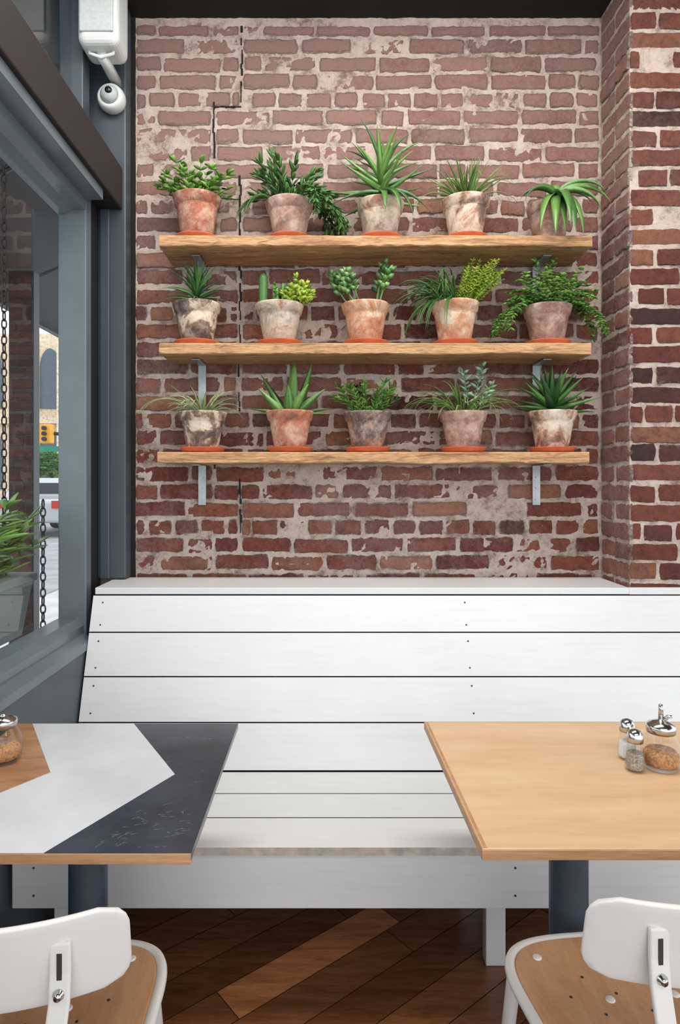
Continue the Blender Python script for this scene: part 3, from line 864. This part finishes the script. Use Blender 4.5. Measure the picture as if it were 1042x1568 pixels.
# ------------------------------------------------------------------ chairs
def chair(cx, yb, rot, zc):
    e = empty('dining_chair', (cx, yb+.2, 0))
    SZ = .46
    sy = yb+.215; hw, hd = .205, .195
    def outline(k, n=64):
        o = []
        for i in range(n):
            a = T*i/n; c_, s_ = math.cos(a), math.sin(a)
            p = 2/4.2
            x = math.copysign(abs(c_)**p, c_)*(hw+k); y = math.copysign(abs(s_)**p, s_)*(hd+k)
            x *= 1+.05*(y/hd)
            o.append((cx+x, sy+y))
        return o
    bm = bmesh.new()
    slab(bm, outline(-.008), SZ-.010, SZ)
    bev(finish(bm, 'seat', M['ply'], e), .003)
    bm = bmesh.new()
    sweep(bm, [(p[0], p[1], SZ-.009) for p in outline(.000)], .0105, True, 10)
    finish(bm, 'seat_rim', M['chair'], e, True)
    bm = bmesh.new(); slab(bm, outline(-.012), SZ-.022, SZ-.011); finish(bm, 'seat_pan', M['chair'], e)
    bm = bmesh.new()
    for ix in range(-3, 4):
        for iy in range(-3, 4):
            if abs(ix)+abs(iy) in (0, 2, 4, 6) and not (abs(ix) == 3 and abs(iy) == 3):
                lathe(bm, [(.0028, -.001), (.0028, .0006)], cx+ix*.042, sy+iy*.042, SZ, 10)
    finish(bm, 'seat_holes', M['screw'], e)
    bm = bmesh.new()
    for (ix, iy) in ((-.145, .14), (.145, .14), (-.145, -.12), (.145, -.12), (-.06,.03),(.06,.03)):
        lathe(bm, [(.0085, -.001), (.0085, .001), (.006, .0025), (.001, .003)], cx+ix, sy+iy, SZ, 20)
    finish(bm, 'seat_bolts', M['chair'], e, True)
    nx, nz = 32, 12; W_, H_ = .205, .066; rc_ = .038
    bm = bmesh.new(); grid = []
    for j in range(nz+1):
        row = []
        v_ = -1+2*j/nz
        for i in range(nx+1):
            u_ = -1+2*i/nx
            zz = v_*H_
            lim = W_
            if abs(zz) > H_-rc_:
                k = abs(zz)-(H_-rc_); lim = W_-rc_+math.sqrt(max(0, rc_*rc_-k*k))
            x = u_*lim
            y = yb+.060*(x/W_)**2 - .03*(zz/H_)*.5
            row.append(bm.verts.new((cx+x, y, zc+zz-.004*(x/W_)**2)))
        grid.append(row)
    for j in range(nz):
        for i in range(nx): bm.faces.new((grid[j][i], grid[j][i+1], grid[j+1][i+1], grid[j+1][i]))
    o = finish(bm, 'backrest', M['chair'], e, True)
    m = o.modifiers.new('s', 'SOLIDIFY'); m.thickness = .009; m.offset = 0
    bev(o, .003)
    dz = zc-.721
    for k, sx in enumerate((-1, 1)):
        X = cx+sx*.121
        yk = yb+.018
        bm = bmesh.new()
        P = [(X, yk+.001, .752+dz), (X, yk+.001, .71+dz), (X, yk-.004, .67+dz), (X-sx*.004, yk-.014, .61), (X-sx*.010, yk-.016, .54), (X-sx*.014, yk, .47), (X-sx*.014, yk+.03, .435)]
        prev = None; wv = .0145
        for q in P:
            r_ = [bm.verts.new((q[0]-wv, q[1]-.013, q[2])), bm.verts.new((q[0]+wv, q[1]-.013, q[2])), bm.verts.new((q[0]+wv, q[1]-.004, q[2])), bm.verts.new((q[0]-wv, q[1]-.004, q[2]))]
            if prev:
                for i in range(4): bm.faces.new((prev[i], prev[(i+1)%4], r_[(i+1)%4], r_[i]))
            else: bm.faces.new(r_)
            prev = r_
        bm.faces.new(prev[::-1])
        bev(finish(bm, 'strut_%d' % k, M['chair'], e), .004, 3)
        bm = bmesh.new()
        addbox(bm, X-.0035, X+.0035, yk-.0130, yk-.010, .695+dz, .738+dz)
        finish(bm, 'slot_%d' % k, M['screw'], e)
        bm = bmesh.new()
        lathe(bm, [(.008, 0), (.008, .003), (.005, .006), (.005, .009)], X, 0, 0, 12)
        for v in bm.verts:
            x, y, zz = v.co; v.co = (x, yk-.0135-zz, .684+dz+y)
        finish(bm, 'bolt_%d' % k, M['chrome'], e, True)
    for k, (sx, sy_) in enumerate(((-1, 1), (1, 1), (-1, -1), (1, -1))):
        bm = bmesh.new()
        sweep(bm, [(cx+sx*.165, sy+sy_*.165, SZ-.02), (cx+sx*.175, sy+sy_*.178, SZ-.06), (cx+sx*.205, sy+sy_*.215, .004)], [.014, .014, .011], False, 12)
        finish(bm, 'leg_%d' % k, M['chair'], e, True)
    for k, sx in enumerate((-1, 1)):
        tube('stretcher_%d' % k, [(cx+sx*.19, sy-.196, .22), (cx+sx*.19, sy+.196, .22)], .007, M['chair'], e)
    e.rotation_euler = (0, 0, rot)
chair(-.502, .875, .085, .706)
chair(.562, .905, .10, .721)

# ------------------------------------------------------------------ speaker & camera
sp = empty('wall_speaker', (-.79, 2.28, 2.95))
o = box('cabinet', -.845, -.705, 2.20, 2.34, 2.845, 3.12, M['spk'], sp); bev(o, .03, 5)
o = box('grille', -.832, -.718, 2.193, 2.204, 2.88, 3.11, M['spkg'], sp); bev(o, .005, 3)
bm = bmesh.new(); addbox(bm, -.79, -.76, 2.25, 2.42, 2.825, 2.85)
sweep(bm, [(-.83, 2.25, 2.90), (-.815, 2.25, 2.84), (-.775, 2.25, 2.825), (-.735, 2.25, 2.84), (-.72, 2.25, 2.90)], .006, False, 8)
finish(bm, 'bracket', M['spk'], sp, True)
sc_ = empty('security_camera', (-.76, 2.36, 2.77))
bm = bmesh.new()
lathe(bm, [(.046, .0), (.050, .015), (.050, .03), (.046, .045), (.036, .055), (.033, .05)], 0, 0, 0, 32)
for v in bm.verts:
    x, y, zz = v.co; v.co = (-.788+x, 2.419-zz, 2.767+y)
finish(bm, 'housing', M['spk'], sc_, True)
bm = bmesh.new(); lathe(bm, [(.031, .0), (.031, .008), (.022, .020), (.012, .026), (.004, .028)], 0, 0, 0, 24)
for v in bm.verts:
    x, y, zz = v.co; v.co = (-.788+x, 2.368-zz, 2.767+y)
finish(bm, 'dome', M['spkg'], sc_, True)
bm = bmesh.new(); lathe(bm, [(.013, .0), (.012, .006), (.004, .009)], 0, 0, 0, 20)
for v in bm.verts:
    x, y, zz = v.co; v.co = (-.783+x, 2.345-zz, 2.77+y)
finish(bm, 'lens', M['lens'], sc_, True)
tube('cable', [(-.72, 2.3, 3.13), (-.70, 2.3, 3.10), (-.66, 2.35, 3.11), (-.62, 2.4, 3.138)], .003, M['blk'], sc_)

# ------------------------------------------------------------------ outside
box('ground', -60, -.99, -20, 80, -.2, -.02, M['side'])
box('street_road', -30, -3.4, -20, 23.5, -.019, -.005, M['road'])
aw = empty('awning', (-1.6, 2, 2.8))
bm = bmesh.new(); ext_y(bm, [(-.99, 3.22), (-2.15, 2.55), (-2.15, 2.52), (-.99, 3.18)], -3, 6.5); finish(bm, 'canopy', M['black'], aw)
for i in range(9):
    yy = -2.5+i*1.1
    tube('rib_%d' % i, [(-.99, yy, 3.0), (-2.1, yy, 2.52)], .012, M['blk'], aw)
tube('front_bar', [(-2.1, -3, 2.5), (-2.1, 6.5, 2.5)], .015, M['blk'], aw)
po = empty('added_reflection_pillar', (-1.82, 4, 1.3))  # added pillar: dark brick stand-in and backing for the pane's wall reflection
bm = bmesh.new(); lay = bm.loops.layers.float_color.new('tint')
bricks(bm, lay, (-1.90, 3.9, 0), (1,0,0), (0,-1,0), 0, .15, .0, 2.6, seed=31, tb=.4)
finish(bm, 'bricks', M['brick_reflection'], po)
box('core', -1.90, -1.75, 3.905, 3.98, 0, 2.62, M['blk'], po)
pb = empty('window_planter_box', (-1.2, 2.0, .9))
bm = bmesh.new()
ext_y(bm, [(-1.36, .80), (-1.12, .80), (-1.08, 1.00), (-1.39, 1.00)], 1.0, 2.40)
finish(bm, 'box', M['planter'], pb)
bev(box('rim', -1.40, -1.07, .98, 2.42, 1.00, 1.03, M['planter'], pb), .004)
bm = bmesh.new(); lay = bm.loops.layers.float_color.new('tint')
ro = random.Random(99)
for i in range(110):
    o_ = Vector((ro.uniform(-1.34, -1.12), ro.uniform(1.6, 2.39), 1.02))
    stem(bm, lay, o_, ro.uniform(0, T), ro.uniform(.9, 1.5), ro.uniform(.12, .28), ro.uniform(.1, .8), 6, .09, .036, r=.003, rr=ro, tint=(.3, 1))
finish(bm, 'foliage', L['mid'], pb, True)
def chain(name, x, y, z0, z1):
    bm = bmesh.new(); z = z0; k = 0
    while z < z1:
        pts = []
        for i in range(10):
            a = T*i/10; u_ = .009*math.cos(a); w_ = .019*math.sin(a)
            pts.append((x+(u_ if k % 2 else 0), y+(0 if k % 2 else u_), z+w_))
        sweep(bm, pts, .003, True, 6); z += .030; k += 1
    finish(bm, name, M['blk'], pb, True)
chain('chain_1', -1.055, 2.43, .80, 1.30)
chain('chain_2', -1.20, 2.43, 1.02, 2.9)
ch = empty('stone_church', (-12, 26, 4))
bm = bmesh.new()
addbox(bm, -22, -6, 26, 34, 0, 7.2)
for x in (-18, -14.9, -11.9, -10.15, -8.2): addbox(bm, x-.35, x+.35, 25.4, 26, 0, 6.8)
addbox(bm, -22.1, -5.9, 25.7, 34.1, 3.6, 3.9)
finish(bm, 'walls', M['stone'], ch)
bm = bmesh.new()
for x in (-16.5, -13.3, -11.0, -9.2):
    w = .4; pts = [(x-w, 1), (x+w, 1), (x+w, 2.6)]+[(x+w*math.cos(a*pi/12), 2.6+.8*math.sin(a*pi/12)) for a in range(1, 12)]+[(x-w, 2.6)]
    for dz in (0, 3.2):
        bm.faces.new([bm.verts.new((p[0], 25.95, p[1]+dz)) for p in pts])
finish(bm, 'windows', M['shed'], ch)
tl = empty('traffic_light', (-4.6, 11, 2))
bev(box('head', -4.78, -4.58, 10.85, 11.0, 1.98, 2.30, M['yel'], tl), .02)
tube('pole', [(-4.3, 11.2, 0), (-4.3, 11.2, 4.6)], .07, M['blk'], tl)
tube('arm', [(-4.3, 11.2, 2.15), (-4.6, 10.98, 2.15)], .03, M['blk'], tl)
bm = bmesh.new()
for zz0 in (2.05, 2.14, 2.23):
    lathe(bm, [(.035, 0), (.035, .06)], -4.68, 0, 0, 16)
    for v in [v for v in bm.verts][-32:]:
        x, y, zz = v.co; v.co = (x, 10.85-zz, zz0+y)
finish(bm, 'lamp_hoods', M['blk'], tl)
box('street_sign', -4.95, -4.3, 10.8, 10.83, 1.84, 1.93, M['grn'], tl)
def car(x, y):
    e = empty('parked_car', (x, y, 0))
    bm = bmesh.new()
    prof = [(-2.1,.35),(2.1,.35),(2.15,.75),(1.3,.92),(.7,1.4),(-1.0,1.42),(-1.7,.98),(-2.15,.9)]
    prism(bm, [(y+p, q) for p, q in prof], x-.85, x+.85)
    bev(finish(bm, 'body', M['carw'], e), .08, 3)
    bm = bmesh.new(); prism(bm, [(y+p, q) for p, q in [(1.15,.95),(.68,1.34),(-.98,1.36),(-1.55,1.0)]], x-.87, x+.87); finish(bm, 'glass', M['cargl'], e)
    box('rear_glass', x-.7, x+.7, y-1.62, y-1.3, 1.0, 1.3, M['cargl'], e)
    for sx in (-1, 1): box('tail_light_%d' % sx, x+sx*.68-.14, x+sx*.68+.14, y-2.17, y-2.08, .7, .88, M['red'], e)
    for sx in (-1, 1):
        for sy in (-1.35, 1.35):
            bm = bmesh.new(); lathe(bm, [(.2, -.1), (.33, -.1), (.33, .1), (.2, .1)], 0, 0, 0, 24)
            for v in bm.verts:
                a, b_, c2 = v.co; v.co = (x+sx*.78+c2, y+sy+a, .33+b_)
            finish(bm, 'wheel', M['blk'], e)
car(-7.0, 17.5)
tr = empty('street_tree', (-10.1, 23.9, 0))
tube('trunk', [(-10.1, 24.0, -.02), (-10.05, 24.0, 1.2), (-10.1, 24.0, 2.0)], [.14, .11, .08], M['bark'], tr)
bm = bmesh.new(); lay = bm.loops.layers.float_color.new('tint')
YM = YMAX; YMAX = 999
for i in range(150):
    a = ro.uniform(0, T); el = ro.uniform(-.4, 1.4)
    stem(bm, lay, Vector((-10.1, 24.0, 1.8)), a, el, ro.uniform(.3, .6), ro.uniform(-.3, .6), 5, .25, .13, r=.01, rr=ro)
YMAX = YM
finish(bm, 'crown', L['mid'], tr, True)

# ------------------------------------------------------------------ lighting
w = bpy.data.worlds.new('World'); scene.world = w; w.use_nodes = True
bg = w.node_tree.nodes['Background']; bg.inputs[0].default_value = (.89, .94, 1, 1); bg.inputs[1].default_value = 1.95
def area(name, loc, target, sx, sy, power, col):
    l = bpy.data.lights.new(name, 'AREA'); l.shape = 'RECTANGLE'; l.size = sx; l.size_y = sy; l.energy = power; l.color = col
    o = bpy.data.objects.new(name, l); scene.collection.objects.link(o); o.location = loc
    o.rotation_euler = (Vector(target)-Vector(loc)).to_track_quat('-Z', 'Y').to_euler()
area('ceiling_fill', (.15, 1.52, 3.12), (.15, 1.85, .5), 1.9, .5, 50, (1, .965, .91))  # unseen overhead area lamp, added to brighten the bench seat
area('ceiling_fill', (.6, -.6, 3.05), (.3, 2.2, 1.3), 2.4, 1.2, 42, (1, .96, .90))  # unseen area lamp above and behind the camera, added as fill
area('front_fill', (.2, -2.8, 1.7), (.2, 2.5, 1.5), 3.0, 2.4, 22, (.96, .98, 1))  # unseen area lamp behind the camera, added as front fill
cam = bpy.data.cameras.new('camera'); co = bpy.data.objects.new('camera', cam); scene.collection.objects.link(co)
co.location = (0, 0, 1.37); co.rotation_euler = (pi/2, 0, 0)
cam.sensor_width = 36; cam.lens = 22.96; cam.shift_x = .0134; cam.shift_y = -.03125; cam.clip_start = .02
scene.camera = co
